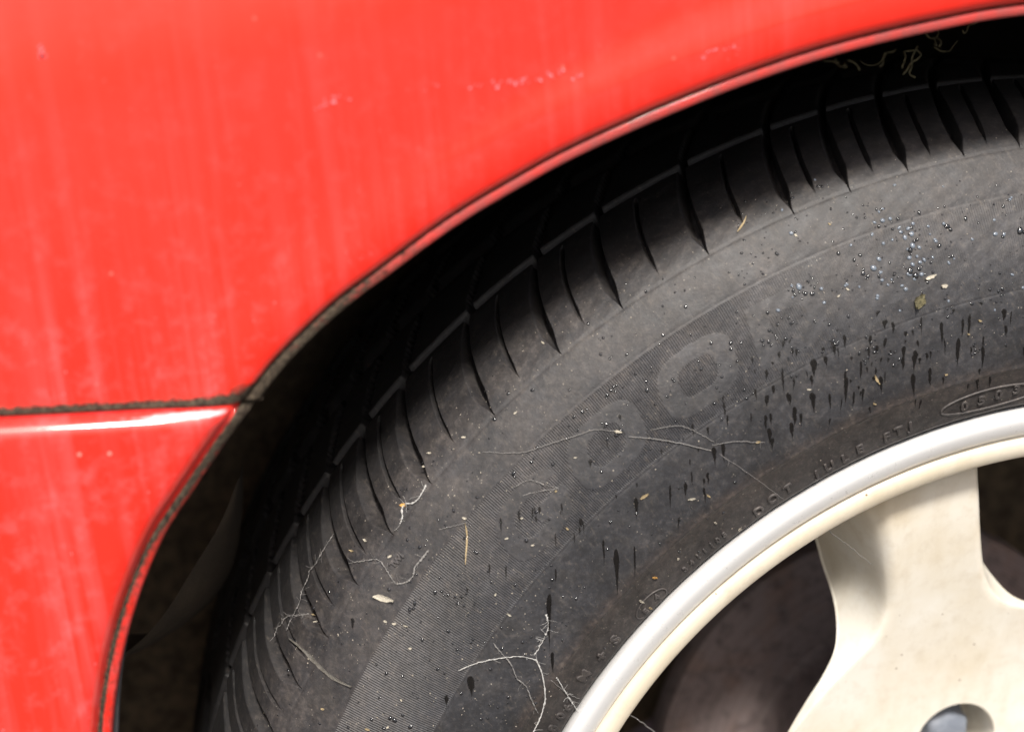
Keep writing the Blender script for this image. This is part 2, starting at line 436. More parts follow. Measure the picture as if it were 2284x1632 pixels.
T0, T1 = 89.0, 163.0
thf = np.arange(T0, T1, .032)
sf = np.r_[np.arange(0, S_BI-.001, .00055), np.arange(S_BI-.001, S_BO+.001, .00034), np.arange(S_BO+.001, S_G1+.004, .00055), np.arange(S_G1+.004, PS[-1], .0030), PS[-1]]
P, Nn, TH, S = tyre_grid(thf, sf, True)
nu, nv = TH.shape
Fq = grid_faces(nu, nv, True)
qc = (TH[:-1, :-1]+TH[1:, 1:])/2; qs = (S[:-1, :-1]+S[1:, 1:])/2
uq = (qs-S_END)/(S_G0-S_END)
blk = np.searchsorted(ENDS, qc-lat_off(uq)).ravel()
isb = ((qs > S_END) & (qs < (S_G0+S_G1)/2)).ravel()
Pf, Nf = P.reshape(-1, 3), Nn.reshape(-1, 3)

def submesh(name, faces, mat, parent):
    ids, inv = np.unique(faces, return_inverse=True)
    return mesh_from(name, Pf[ids], inv.reshape(faces.shape), mat, parent, True, Nf[ids])
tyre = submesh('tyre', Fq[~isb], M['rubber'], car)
attr(tyre, 'clean', CLEAN.ravel()[np.unique(Fq[~isb])].astype(np.float32))
for b in np.unique(blk[isb]):
    f = Fq[isb & (blk == b)]
    if len(f) > 50:
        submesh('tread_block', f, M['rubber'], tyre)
# the rest of the tyre, outside the picture
thc = np.r_[np.arange(T1-.3, 360+T0-.2, .45), 360+T0+.3]
thc = np.where(thc > 300, thc-360, thc); thc = np.r_[thc[thc > T1-1], thc[thc < T0+1]]
Pc, Nc, _, _ = tyre_grid(np.unwrap(np.radians(thc))*180/np.pi if False else thc, sf[::3], False)
fc = grid_faces(*Pc.shape[:2], True)
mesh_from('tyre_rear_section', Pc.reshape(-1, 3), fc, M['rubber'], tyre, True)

# ---- positions on the tyre: a pixel gives a ray, the tyre surface gives the distance
OUT = PC[:kmax]
def on_tyre(px):
    d = rays(px); ys = np.linspace(-.014, .075, 1500)
    t = (ys[None, :]-CAM[1])/d[:, 1:2]
    X = CAM+d[:, None, :]*t[..., None]
    r = np.hypot(X[..., 0], X[..., 2]); h = -X[..., 1]
    ok = (r > .2075) & (r < .3120) & (h <= np.interp(r, OUT[:, 0], OUT[:, 1])) | ((r <= .3120) & (r > .3095) & (h < -.043))
    k = np.argmax(ok, 1); i = np.arange(len(k)); Xk = X[i, k]; rk = r[i, k]
    s = np.interp(rk, OUT[:, 0], PS[:kmax]); th = np.arctan2(Xk[:, 2], Xk[:, 0])
    return th, s, ok[i, k]
def tyre_pt(th, s, lift=0.):
    r, h, nr, nh = prof(np.asarray(s)); c, sn = np.cos(th), np.sin(th)
    n = np.stack([nr*c, -nh, nr*sn], -1)
    return np.stack([r*c, -h, r*sn], -1)+n*np.asarray(lift)[..., None] if np.ndim(lift) else np.stack([r*c, -h, r*sn], -1)+n*lift, n

# ---- raised lettering
def raised(text, pix=None, size=.004, th=None, s=None, bold=.0, lift=0., name='raised_character', squeeze=1., mat='letter', depth=.00042):
    cu = bpy.data.curves.new('t', 'FONT'); cu.body = text; cu.align_x = 'CENTER'; cu.align_y = 'CENTER'
    cu.size = size; cu.extrude = depth; cu.offset = bold; cu.bevel_depth = .00016; cu.resolution_u = 4; cu.bevel_resolution = 1
    o = bpy.data.objects.new('t', cu); COL.objects.link(o); bpy.context.view_layer.update()
    me = bpy.data.meshes.new_from_object(o.evaluated_get(bpy.context.evaluated_depsgraph_get()))
    bpy.data.objects.remove(o); bpy.data.curves.remove(cu)
    n = len(me.vertices); co = np.zeros(n*3, np.float32); me.vertices.foreach_get('co', co); co = co.reshape(-1, 3)
    if pix is not None:
        a, b, _ = on_tyre([pix]); th, s = float(a[0]), float(b[0])
    r0 = float(prof(s)[0])
    tq = th-co[:, 0]*squeeze/r0; sq = s+co[:, 1]
    p, _ = tyre_pt(tq, sq, co[:, 2]+lift)
    me.vertices.foreach_set('co', p.astype(np.float32).ravel()); me.update()
    me.materials.clear(); me.materials.append(M[mat])
    return link(name, me, tyre)
for ch, px in zip('DOTJULEFTJ', [(1692, 1139), (1724, 1111), (1757, 1089), (1821, 1057), (1849, 1039), (1884, 1021), (1917, 1001), (1977, 974), (2003, 961), (2030, 950)]):
    raised(ch, px, .0050, bold=.00004)
for ch, px in zip('0503', [(2150, 906), (2188, 893), (2226, 880), (2266, 868)]):
    raised(ch, px, .0050, bold=.00004)
for ch, px in zip('M+S', [(1303, 1506), (1341, 1462), (1372, 1425)]):
    raised(ch, px, .0056, bold=.00016)
for ch, px in zip('806', [(1232, 1622), (1250, 1595), (1266, 1576)]):
    raised(ch, px, .0046, bold=.00008)
for ch, px in zip('3411105', [(1527, 1268), (1542, 1254), (1557, 1240), (1571, 1227), (1586, 1214), (1600, 1203), (1615, 1191)]):
    raised(ch, px, .0030)
for ch, px in zip('E4', [(1440, 1362), (1464, 1330)]):
    raised(ch, px, .0034)
for ch, px in zip('TWI', [(878, 1258), (888, 1248), (896, 1238)]):
    raised(ch, px, .0030)

def tube_mesh(pts, rad, sides=5, closed=False):
    """thin tube through 3-D points"""
    pts = np.asarray(pts, float); n = len(pts); rad = np.broadcast_to(rad, (n,))
    if closed: tg = np.roll(pts, -1, 0)-np.roll(pts, 1, 0)
    else: tg = np.gradient(pts, axis=0)
    tg /= np.linalg.norm(tg, axis=1, keepdims=True)+1e-12
    ref = np.array([.3, -.9, .2]); a = np.cross(tg, ref); a /= np.linalg.norm(a, axis=1, keepdims=True)+1e-12; b = np.cross(tg, a)
    an = np.linspace(0, 2*np.pi, sides, endpoint=False)
    V = pts[:, None]+rad[:, None, None]*(a[:, None]*np.cos(an)[None, :, None]+b[:, None]*np.sin(an)[None, :, None])
    V = V.reshape(-1, 3); F = []
    for i in range(n if closed else n-1):
        for j in range(sides):
            i2 = (i+1) % n; F.append((i*sides+j, i*sides+(j+1) % sides, i2*sides+(j+1) % sides, i2*sides+j))
    if not closed:
        F.append(tuple(range(sides))[::-1]); F.append(tuple((n-1)*sides+j for j in range(sides)))
    return V, F
def tube_on(name, pts, rad, mat, parent=None, sides=5, closed=False):
    V, F = tube_mesh(pts, rad, sides, closed)
    return mesh_from(name, V, F, mat, parent)

def oval_mark(centre, a_u, b_v, rad):
    th, s, _ = on_tyre([centre]); t = np.linspace(0, 2*np.pi, 48, endpoint=False)
    r0 = float(prof(s)[0][0]); p, _ = tyre_pt(th[0]-a_u*np.cos(t)/r0, s[0]+b_v*np.sin(t), .0001)
    return tube_on('raised_oval', p, rad, M['letter'], tyre, 6, True)
oval_mark((1452, 1345), .0066, .0036, .00030)
oval_mark((2208, 887), .0175, .0040, .00042)

# ------------------------------------------------------------------ rim
def revolve(name, prof_rh, mat, parent, n=360, a0=0., a1=360., closed=True):
    pr = np.asarray(prof_rh, float); th = np.radians(np.linspace(a0, a1, n, endpoint=not closed))
    V = np.stack([pr[None, :, 0]*np.cos(th)[:, None], np.broadcast_to(-pr[None, :, 1], (n, len(pr))), pr[None, :, 0]*np.sin(th)[:, None]], -1).reshape(-1, 3)
    nv = len(pr); F = grid_faces(n, nv)
    if closed:
        j = np.arange(nv-1); F = np.vstack([F, np.stack([(n-1)*nv+j, j, j+1, (n-1)*nv+j+1], 1)])
    return mesh_from(name, V, F, mat, parent)
flange_p = interp_curve([(.2060, -.0085), (.2078, -.0050), (.2084, -.0015), (.2078, .0008), (.2062, .0022), (.2042, .0025), (.2020, .0019), (.2004, .0011), (.1994, .0003), (.1985, -.0010), (.1980, -.0020), (.1975, -.0024)], 40)
rim = revolve('rim', flange_p, M['flange'], car, 480)
rim['label'] = 'bright machined metal rim flange with scratches'
lip_p = interp_curve([(.1979, -.0026), (.1972, -.0016), (.1955, -.0008), (.1925, -.0013), (.1898, -.0030), (.1888, -.0050), (.1882, -.0080), (.1878, -.0130), (.1872, -.0200), (.1865, -.0300)], 40)
revolve('rim_lip', lip_p, M['cream'], rim, 360)['label'] = 'cream painted inner lip of the rim'
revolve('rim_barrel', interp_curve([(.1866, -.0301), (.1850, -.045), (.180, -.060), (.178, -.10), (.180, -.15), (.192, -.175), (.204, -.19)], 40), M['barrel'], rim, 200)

SPK = 105.8
R0 = .1150
r_rows = np.r_[np.linspace(.0, .108, 28), .1105, .1128, .1142, R0+(np.linspace(0, 1, 34)**1.7)*(.140-R0), np.linspace(.1418, .1885, 23)]
def edges(pts): q = interp_curve(pts, 260); return q[:, 0], q[:, 1]
eL = edges([(.1150, 36.), (.1154, 34.2), (.1167, 31.0), (.1184, 27.4), (.1209, 23.0), (.1250, 18.4), (.1310, 15.2), (.1385, 13.1), (.149, 12.0), (.160, 11.6), (.172, 11.8), (.180, 12.8), (.1885, 15.0)])
eR = edges([(.1150, 36.), (.1153, 30.0), (.1159, 24.5), (.1172, 19.6), (.1192, 16.2), (.123, 13.6), (.130, 11.6), (.140, 10.4), (.155, 9.8), (.172, 9.6), (.180, 10.0), (.1885, 11.5)])
cR_ = edges([(.1150, 34.), (.1153, 28.0), (.1159, 22.3), (.1172, 17.2), (.1192, 13.6), (.123, 10.9), (.130, 8.8), (.140, 7.6), (.157, 6.7), (.172, 6.3), (.1885, 6.0)])
cL_ = edges([(.1150, 33.), (.1154, 31.0), (.1167, 27.4), (.1184, 23.2), (.1209, 18.0), (.1250, 12.8), (.1310, 9.9), (.140, 8.0), (.157, 6.9), (.172, 6.2), (.1885, 5.8)])
ce = interp_curve([(0., -.042), (.03, -.0423), (.05, -.0422), (.065, -.0412), (.085, -.0383), (.105, -.0340), (.125, -.0287), (.15, -.0218), (.17, -.0172), (.1885, -.0145)], 200); ce_r, ce_h = ce[:, 0], ce[:, 1]
uu = np.r_[np.linspace(-1, -.62, 16), np.linspace(-.60, -.40, 14), np.linspace(-.37, .37, 19), np.linspace(.40, .60, 14), np.linspace(.62, 1, 16)]
def spoke_h(r, u):
    h = np.interp(r, ce_r, ce_h)
    v = (np.abs(u)-.40)/.60
    g_ = np.where(v > .30, v-.15, np.clip(v, 0, None)**2/.60)/.85       # rounded crest, then a straight slope
    dr_ = (.0035+.0330*sstep(.116, .150, r))*sstep(R0-.004, R0+.004, r)
    return h-dr_*np.clip(g_, 0, 1.1)
for k in range(5):
    Rr, U = np.meshgrid(r_rows, uu, indexing='ij')
    ee_ = np.where(U > 0, np.interp(r_rows, *eL)[:, None], np.interp(r_rows, *eR)[:, None])
    cc_ = np.where(U > 0, np.interp(r_rows, *cL_)[:, None], np.interp(r_rows, *cR_)[:, None])
    au = np.abs(U)
    ang = np.where(au < .5, cc_*au/.5, cc_+(ee_-cc_)*(au-.5)/.5)*np.sign(U)
    hh = spoke_h(Rr, U)
    an = np.radians(SPK+72*k+ang)
    Vf = np.stack([Rr*np.cos(an), -hh, Rr*np.sin(an)], -1)
    n0, n1 = Rr.shape
    V = Vf.reshape(-1, 3); F = [tuple(f) for f in grid_faces(n0, n1)]
    Vl = list(V)
    for side in (0, n1-1):
        prev = None
        for i in [i for i in range(n0) if r_rows[i] >= R0-1e-7]:
            base = i*n1+side; ring = [base]
            for dy, tk in ((.0015, .0018), (.006, .0075), (.014, .018)):
                a2 = an[i, side]-math.copysign(tk/r_rows[i], U[i, side]) if r_rows[i] > .1162 else an[i, side]
                r2 = r_rows[i]-tk*1.1*float(sstep(.140, .119, r_rows[i]))
                Vl.append(np.array([r2*math.cos(a2), -hh[i, side]+dy, r2*math.sin(a2)])); ring.append(len(Vl)-1)
            if prev:
                for q in range(len(ring)-1):
                    f_ = (prev[q], prev[q+1], ring[q+1], ring[q]); F.append(f_ if side else f_[::-1])
            prev = ring
    o = mesh_from('spoke', np.array(Vl), F, M['cream'], rim)
    # bolt hole through the spoke foot
    ba = math.radians(SPK+72*k); br = .0605
    cx, cz = br*math.cos(ba), br*math.sin(ba)
    cut = bpy.data.meshes.new('cut'); bm = bmesh.new()
    bmesh.ops.create_cone(bm, cap_ends=True, segments=64, radius1=.0165, radius2=.0165, depth=.05, matrix=Matrix.Translation((cx, .043, cz)) @ Matrix.Rotation(math.pi/2, 4, 'X'))
    bm.to_mesh(cut); bm.free(); co_ = bpy.data.objects.new('cut', cut); COL.objects.link(co_)
    md = o.modifiers.new('b', 'BOOLEAN'); md.object = co_; md.operation = 'DIFFERENCE'; md.solver = 'EXACT'
    bpy.context.view_layer.update()
    new = bpy.data.meshes.new_from_object(o.evaluated_get(bpy.context.evaluated_depsgraph_get()))
    o.modifiers.clear(); bpy.data.objects.remove(co_); bpy.data.meshes.remove(cut)
    # drop what the cutter left behind the face
    bm = bmesh.new(); bm.from_mesh(new)
    kill = [f for f in bm.faces if math.hypot(f.calc_center_median().x-cx, f.calc_center_median().z-cz) < .0166 and f.normal.y > -.75]
    bmesh.ops.delete(bm, geom=kill, context='FACES'); bm.to_mesh(new); bm.free()
    o.data = new
    for p_ in new.polygons: p_.use_smooth = True
    # recess cup and bolt
    pr = [(.0176, -.0438), (.0168, -.0436), (.0163, -.0445), (.0160, -.048), (.0157, -.062), (.0150, -.066), (.0, -.066)]
    cup = revolve('bolt_recess', [(r_, 0) for r_, _ in pr], M['cream'], rim, 48)
    vs = []
    for q in range(48):
        t_ = 2*math.pi*q/48
        for r_, h_ in pr:
            hx = h_ if h_ < -.046 else float(spoke_h(np.array(math.hypot(cx+r_*math.cos(t_), cz+r_*math.sin(t_))), np.array(0.)))+(h_+.0436)
            vs.append((cx+r_*math.cos(t_), -hx, cz+r_*math.sin(t_)))
    cup.data.vertices.foreach_set('co', np.array(vs, np.float32).ravel()); cup.data.update()
    bm = bmesh.new()
    rings = [(.0112, -.0655), (.0112, -.058), (.0106, -.0565), (.0094, -.0560), (.0092, -.050), (.0086, -.0478), (.0068, -.0462), (.0035, -.0455), (.0008, -.0454)]
    vv = []
    for r_, h_ in rings:
        row = []
        for q in range(48):
            t_ = 2*math.pi*q/48+.3
            hexf = 1/ max(abs(math.cos(((t_+math.pi/6) % (math.pi/3))-math.pi/6)), .5)*.93 if .0085 < r_ < .0100 else 1.
            row.append(bm.verts.new((cx+r_*hexf*math.cos(t_), -h_, cz+r_*hexf*math.sin(t_))))
        vv.append(row)
    for a_, b_ in zip(vv[:-1], vv[1:]):
        for q in range(48): bm.faces.new((a_[q], a_[(q+1) % 48], b_[(q+1) % 48], b_[q]))
    bm.faces.new(vv[-1]); bmesh.ops.recalc_face_normals(bm, faces=bm.faces)
    me = bpy.data.meshes.new('wheel_bolt'); bm.to_mesh(me); bm.free(); me.materials.append(M['bolt'])
    for p_ in me.polygons: p_.use_smooth = True
    link('wheel_bolt', me, rim)
revolve('centre_cap', interp_curve([(.034, -.0445), (.0335, -.0405), (.031, -.0385), (.02, -.0370), (.0005, -.0365)], 24), M['cream'], rim, 96)
# brake disc with grooves
dp = [(.1080, -.1480), (.1080, -.1345), (.1072, -.1336)]
for q in range(26):
    r_ = .1066-q*.0016; dp += [(r_, -.1336), (r_-.0006, -.1336), (r_-.0008, -.13375-.0001*(q % 3)), (r_-.0012, -.13375)]
dp += [(.064, -.1340), (.062, -.128), (.060, -.085), (.0, -.085)]
revolve('brake_disc', dp, M['disc'], car, 200)

# ------------------------------------------------------------------ fender, bumper, liner
HB = .0300
APX = [(581, 889), (648, 806), (759, 699), (870, 614), (1017, 507), (1165, 418), (1295, 348), (1486, 262), (1677, 186), (1868, 124), (2082, 72), (2284, 36)]
ARCH = [(p_[0], p_[2]) for p_ in on_plane(APX, HB)]
XC, ZS = ARCH[0]
mm = (ARCH[-1][1]-ARCH[-3][1])/(ARCH[-1][0]-ARCH[-3][0])*.75; XM = ARCH[-1][0]+mm*.36; ZM = ARCH[-1][1]+mm*mm*.18
full = ARCH+[(XM, ZM)]+[(2*XM-x, z) for x, z in ARCH[::-1]]
E_ = interp_curve(full, 420); nE = len(E_)
tg = np.gradient(E_, axis=0); tg /= np.linalg.norm(tg, axis=1, keepdims=True); nrm = np.stack([-tg[:, 1], tg[:, 0]], 1)
pa = np.degrees(np.arctan2(nrm[:, 1], nrm[:, 0]))
a_ = np.linspace(0, 1, nE)
bl = sstep(0., .22, a_)
da = np.where(a_ < .5, 180*(1-bl)+pa*bl, 0*(1-sstep(0, .22, 1-a_))+pa*sstep(0, .22, 1-a_))
dirv = np.stack([np.cos(np.radians(da)), np.sin(np.radians(da))], 1)
cosd = np.clip((dirv*nrm).sum(1), .35, 1)
tprof = np.array([(0, HB-.0100), (0, HB-.006), (.0, HB-.0014), (.0003, HB-.0005), (.0008, HB-.0001), (.0027, HB+.0002), (.0030, HB), (.0032, HB-.0005), (.0034, HB-.0008), (.0036, HB-.0008), (.0038, HB-.0003), (.0041, HB+.0008), (.0048, HB+.0019), (.0060, HB+.0027), (.0076, HB+.0032), (.0098, HB+.0035), (.0118, HB+.0036), (.0150, HB+.0035), (.0190, HB+.0031), (.0225, HB+.0028), (.026, HB+.0026), (.031, HB+.0025)])
tb = np.r_[np.linspace(.036, .30, 34), np.linspace(.315, .50, 14)]
hb = HB+.0025-.55*(np.minimum(tb, .30)-.031)**2
hb = np.where(tb > .30, hb[33]-.12*(tb-.30)-np.where(tb > .30, 1.5*(tb-.30)**2*4, 0), hb)
tpf = np.vstack([tprof, np.stack([tb, hb], 1), [(.53, -.45), (.53, -.9)]])
Vt = []
for i in range(nE):
    sc_ = 1+(1/cosd[i]-1)*(1-sstep(.02, .10, tpf[:, 0]))
    t = tpf[:, 0]*sc_
    p2 = E_[i]+dirv[i]*t[:, None]
    Vt.append(np.stack([p2[:, 0], -tpf[:, 1], p2[:, 1]], 1))
V = np.array(Vt); tt_ = np.broadcast_to(tpf[None, :, 0], V.shape[:2])
fender = mesh_from('fender', V.reshape(-1, 3), grid_faces(*V.shape[:2], True), M['paint'], car)
fender['label'] = 'faded red fender with dust streaks over the wheel arch'
X, Z = V[..., 0], V[..., 2]
seam_d = np.clip(Z-ZS, 0, 1)
dust = np.clip(.06+.94*np.exp(-seam_d/.050)*sstep(0, .03, -X-.1), 0, 1)
corner = np.exp(-np.hypot(X-XC, Z-ZS)/.0055)
edge_g = np.exp(-((tt_-.0035)/.00035)**2)*(.62+.28*sstep(-.12, -.24, X))
lipg = np.where(tt_ < .0031, .14+.34*sstep(-.215, -.262, X), 0)
gr = np.clip(np.exp(-seam_d/.0021)*(X < -.2)*.95+.8*corner+edge_g+lipg, 0, 1)
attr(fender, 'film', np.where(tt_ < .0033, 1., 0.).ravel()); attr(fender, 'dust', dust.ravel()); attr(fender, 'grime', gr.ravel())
# folded-in bottom edge of the fender along the seam
Vb = []
for x in np.linspace(-.70, XC+.0008, 90):
    for y, z in ((-HB-.001, ZS+.0002), (-HB, ZS-.0003), (-HB+.004, ZS-.0002), (.02, ZS+.0003)): Vb.append((x, y, z))
fb = mesh_from('fender_seam_flange', Vb, grid_faces(90, 4), M['paint'], fender)
attr(fb, 'dust', np.ones(360)); attr(fb, 'grime', np.full(360, .9))
# bumper
BH = HB+.0015
BPX = [(577, 898), (512, 984), (435, 1097), (369, 1199), (318, 1317), (282, 1435), (261, 1543), (251, 1632)]
BE = [(p_[0], p_[2]) for p_ in on_plane(BPX, BH)]
ZT = BE[0][1]; xl, zl = BE[-1]
BE += [(xl-.003, zl-.025), (xl-.005, zl-.06), (xl-.0055, zl-.11), (xl-.004, zl-.17), (xl, -.11)]
Bc = interp_curve(BE, step=.0008)
zrow = np.r_[ZT-np.array([0, .0002, .0005, .0010, .0016, .0024, .0034, .0046, .006]), np.linspace(ZT-.008, -.11, 130)]
xe = np.interp(-zrow, -Bc[:, 1], Bc[:, 0])
tl = np.array([0, 0, .0004, .0012, .0026, .0034, .0037, .0040, .0045, .0055, .0070, .0085, .0100, .012, .015, .02, .03])
hl = np.array([-.0085, -.0040, -.0016, -.0006, 0., .0003, -.0004, -.0008, .0004, .0030, .0046, .0054, .0058, .0060, .0062, .0064, .0066])+BH
tb = np.r_[np.linspace(.04, .36, 30), np.linspace(.38, .52, 8), .56]; hb2 = np.where(tb < .36, BH+.0066-.05*(tb-.03)**2, BH+.0012-2.2*(tb-.36)**2); hb2[-1] = -.9
tl = np.r_[tl, tb]; hl = np.r_[hl, hb2]
RB = .0048
Vb = []; gz = []
rows = [(ZT, -.030), (ZT, -.010)]+[(z, None) for z in zrow]
for (z, yy), x0 in zip(rows, np.r_[xe[:1], xe[:1], xe]):
    d = ZT-z
    ro = 0 if d >= RB else RB-math.sqrt(max(RB**2-(RB-d)**2, 0))
    sl = np.interp(-z, -Bc[:, 1], np.gradient(Bc[:, 0], Bc[:, 1])) ; k_ = math.sqrt(1+sl*sl)
    kk = 1+(k_-1)*(1-sstep(.012, .05, tl))
    for t_, h_ in zip(tl*kk, hl):
        hx = h_-ro if yy is None else min(yy, h_-RB)
        # panel bows outward a little towards the top edge
        Vb.append((x0-t_, -hx, z if yy is None else ZT))
        gz.append((t_, d))
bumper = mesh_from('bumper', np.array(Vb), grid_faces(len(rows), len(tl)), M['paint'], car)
bumper['label'] = 'dusty red bumper corner below the seam, with a bright top edge'
gz = np.array(gz); Va = np.array(Vb)
attr(bumper, 'dust', np.clip(.92+.08*np.sin(Va[:, 0]*60), 0, 1))
gg = .85*np.exp(-np.hypot(Va[:, 0]-XC, (Va[:, 2]-ZT)*.7)/.005)+.62*np.exp(-((gz[:, 0]-.0038)/.0007)**2)+np.where(gz[:, 0] < .0036, .22+.2*sstep(.17, .22, Va[:, 2]), 0)
attr(bumper, 'grime', np.clip(gg, 0, 1))
wn = np.exp(-((gz[:, 1]-.0012)/.0008)**2)*(.26+.72*np.exp(-((Va[:, 0]-XC+.020)/.010)**2))*np.where(gz[:, 0] > .006, 1, 0)*sstep(XC-.004, XC-.012, Va[:, 0])  # whitish wear near the corner; elsewhere the edge highlight is painted in
attr(bumper, 'worn_glint', wn)
# mirrored panel beyond the wheel (outside the picture)
Vm = np.array(Vb); Vm[:, 0] = 2*XM-Vm[:, 0]
sill = mesh_from('sill_panel', Vm, grid_faces(len(rows), len(tl), True), M['paint'], car)
attr(sill, 'dust', np.ones(len(Vm))*.7); attr(sill, 'grime', np.clip(gg, 0, 1))
# grey plastic edging behind the bumper edge
Ve = []
for z in np.linspace(.182, -.11, 60):
    x0 = np.interp(-z, -Bc[:, 1], Bc[:, 0]); wd = .0042*sstep(.182, .11, z)
    for dx, y in ((-.001, -.0240), (wd*.30, -.0246), (wd*.42, -.0236), (wd*.42, -.0150)): Ve.append((x0+dx, y, z))
mesh_from('arch_edging', Ve, grid_faces(60, 4, True), M['trim'], car)
# liner shell and inner wall
lp = [(.374, .024), (.376, -.01), (.376, -.10), (.372, -.22), (.35, -.245), (.05, -.25), (.0, -.25)]
an = np.linspace(-28, 208, 160)
pr = np.array(lp); th = np.radians(an)
V = np.stack([pr[None, :, 0]*np.cos(th)[:, None], np.broadcast_to(-pr[None, :, 1], (160, len(pr))), pr[None, :, 0]*np.sin(th)[:, None]], -1)
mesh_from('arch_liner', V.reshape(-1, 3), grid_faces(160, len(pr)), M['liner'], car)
# underbody closing the car from below, both sides of the arch
Vu = [(-1.0, -.0, -.10), (-.33, 0, -.10), (-.33, .26, -.10), (-1.0, .26, -.10), (-1.0, 1.4, -.10), (1.0, 1.4, -.10), (1.0, .26, -.10), (.35, .26, -.10), (.35, 0, -.10), (1.0, 0, -.10), (-.33, .26, -.10), (.35, .26, -.10)]
mesh_from('underbody', Vu, [(0, 1, 2, 3), (3, 2, 7, 6, 5, 4), (7, 8, 9, 6)], M['liner'], car, False)
# muddy splash guard deep in the arch
c2 = interp_curve([(-.283, .172), (-.284, .150), (-.289, .128), (-.300, .112), (-.318, .104), (-.335, .104)], 40)
c1 = interp_curve([(-.285, .174), (-.292, .158), (-.302, .142), (-.314, .124), (-.326, .112), (-.338, .106)], 40)
Vs = []
for q in range(40):
    for f_ in np.linspace(0, 1, 8):
        p_ = c1[q]*(1-f_)+c2[q]*f_; Vs.append((p_[0], .070+.03*f_-.008*math.sin(f_*3.1), p_[1]))
mesh_from('splash_guard', Vs, grid_faces(40, 8), M['shield'], car)

# pale scuffs rubbed into the fender paint
def fender_h(x, z):
    d_ = np.hypot(V_f[:, 0]-x, V_f[:, 2]-z); return -V_f[np.argmin(d_), 1]
V_f = np.array(Vt).reshape(-1, 3)
def scuff(pts, wpx, name='paint_scuff'):
    """a broken row of small rubbed patches"""
    c = interp_curve(np.array(pts, float), 40); L_ = np.linalg.norm(np.diff(c, axis=0), axis=1).sum()
    out, F = [], []
    for _ in range(int(6+L_/7)):
        q = c[rng.integers(0, 40)]+rng.standard_normal(2)*wpx*.45; a = rng.uniform(.12, .5)*wpx; b = a*rng.uniform(.3, .9); ro = rng.uniform(-.6, .9)
        an_ = np.linspace(0, 2*np.pi, 9, endpoint=False); k = len(out)
        rr_ = 1+.3*rng.standard_normal(9)
        for t_, f_ in zip(an_, rr_):
            e_ = np.array([a*math.cos(t_)*f_, b*math.sin(t_)*f_]); p_ = q+np.array([e_[0]*math.cos(ro)-e_[1]*math.sin(ro), -e_[0]*math.sin(ro)-e_[1]*math.cos(ro)])
            x0 = on_plane([p_], .032)[0]; out.append(on_plane([p_], fender_h(x0[0], x0[2])+.00025)[0])
        F.append(tuple(range(k, k+9)))
    return mesh_from(name, np.array(out), F, M['scuff'], fender)
for pts, wpx in (([(705, 245), (725, 225), (750, 222), (775, 220)], 9), ([(1055, 200), (1085, 178), (1110, 190), (1140, 180), (1170, 182), (1200, 176)], 9), ([(1205, 178), (1240, 165), (1262, 150), (1275, 172), (1300, 165)], 8),
                 ([(1565, 130), (1585, 115), (1610, 112), (1650, 105)], 7), ([(86, 112), (92, 118), (96, 124)], 16), ([(775, 585), (800, 575), (830, 562)], 4), ([(945, 205), (960, 190), (985, 195)], 5)):
    scuff(pts, wpx)

# ------------------------------------------------------------------ water: streaks run down the sidewall
C6 = [(1080, 860, 980, 28), (1210, 840, 940, 20), (1255, 810, 950, 18), (1460, 780, 850, 35), (1470, 880, 945, 25), (1185, 955, 1110, 30), (1330, 1005, 1120, 25), (1260, 1010, 1060, 15), (855, 1005, 1090, 28), (925, 1030, 1150, 42), (950, 1075, 1120, 20), (993, 1045, 1100, 20), (910, 1170, 1310, 30), (1015, 1135, 1230, 28), (1095, 1190, 1240, 15), (745, 845, 905, 35), (745, 955, 1010, 25), (655, 940, 1010, 25), (690, 1000, 1050, 30), (597, 1095, 1190, 22), (632, 1130, 1165, 14), (685, 1135, 1180, 16), (720, 1075, 1110, 14), (762, 1075, 1110, 14), (715, 1185, 1280, 30), (610, 1260, 1350, 24), (555, 1280, 1370, 18), (510, 1190, 1340, 28), (405, 1290, 1370, 22), (380, 1065, 1130, 30), (370, 1010, 1060, 20), (310, 1080, 1200, 50), (300, 1285, 1390, 40), (155, 1285, 1350, 22), (120, 1140, 1280, 18), (65, 1240, 1290, 20), (30, 1300, 1380, 35), (195, 1370, 1480, 36), (235, 1410, 1480, 20), (20, 1420, 1500, 25), (50, 1410, 1480, 20), (175, 1465, 1560, 32), (40, 1500, 1600, 35), (65, 1560, 1620, 25), (700, 790, 830, 25), (865, 915, 950, 30), (1155, 780, 820, 18), (1325, 740, 765, 18), (960, 830, 940, 15), (935, 970, 1010, 18), (205, 1020, 1070, 22), (650, 1370, 1420, 14), (410, 1440, 1490, 14), (1575, 1010, 1060, 18)]
C5 = [(1295, 950, 1000, 20), (1243, 1065, 1105, 18), (1330, 1070, 1170, 34), (1383, 1045, 1150, 28), (1185, 1145, 1185, 14), (1195, 1220, 1290, 14), (1295, 1225, 1290, 20), (1270, 1260, 1300, 14), (1270, 1315, 1410, 20), (1160, 1285, 1390, 24), (1067, 1300, 1440, 18), (868, 1290, 1320, 12), (860, 1375, 1500, 28), (1125, 1495, 1560, 12), (528, 1500, 1560, 30), (590, 1145, 1195, 32), (278, 1430, 1480, 22), (1690, 700, 750, 22), (765, 875, 910, 20)]
CB = [(925, 10, 200, 26), (1030, 80, 480, 48), (1182, 60, 360, 22), (525, 255, 370, 22), (470, 470, 900, 50), (497, 950, 1150, 40)]
C4 = [(735, 970, 1040, 30), (1410, 1300, 1440, 50), (1275, 1410, 1480, 25), (1865, 830, 960, 44)]
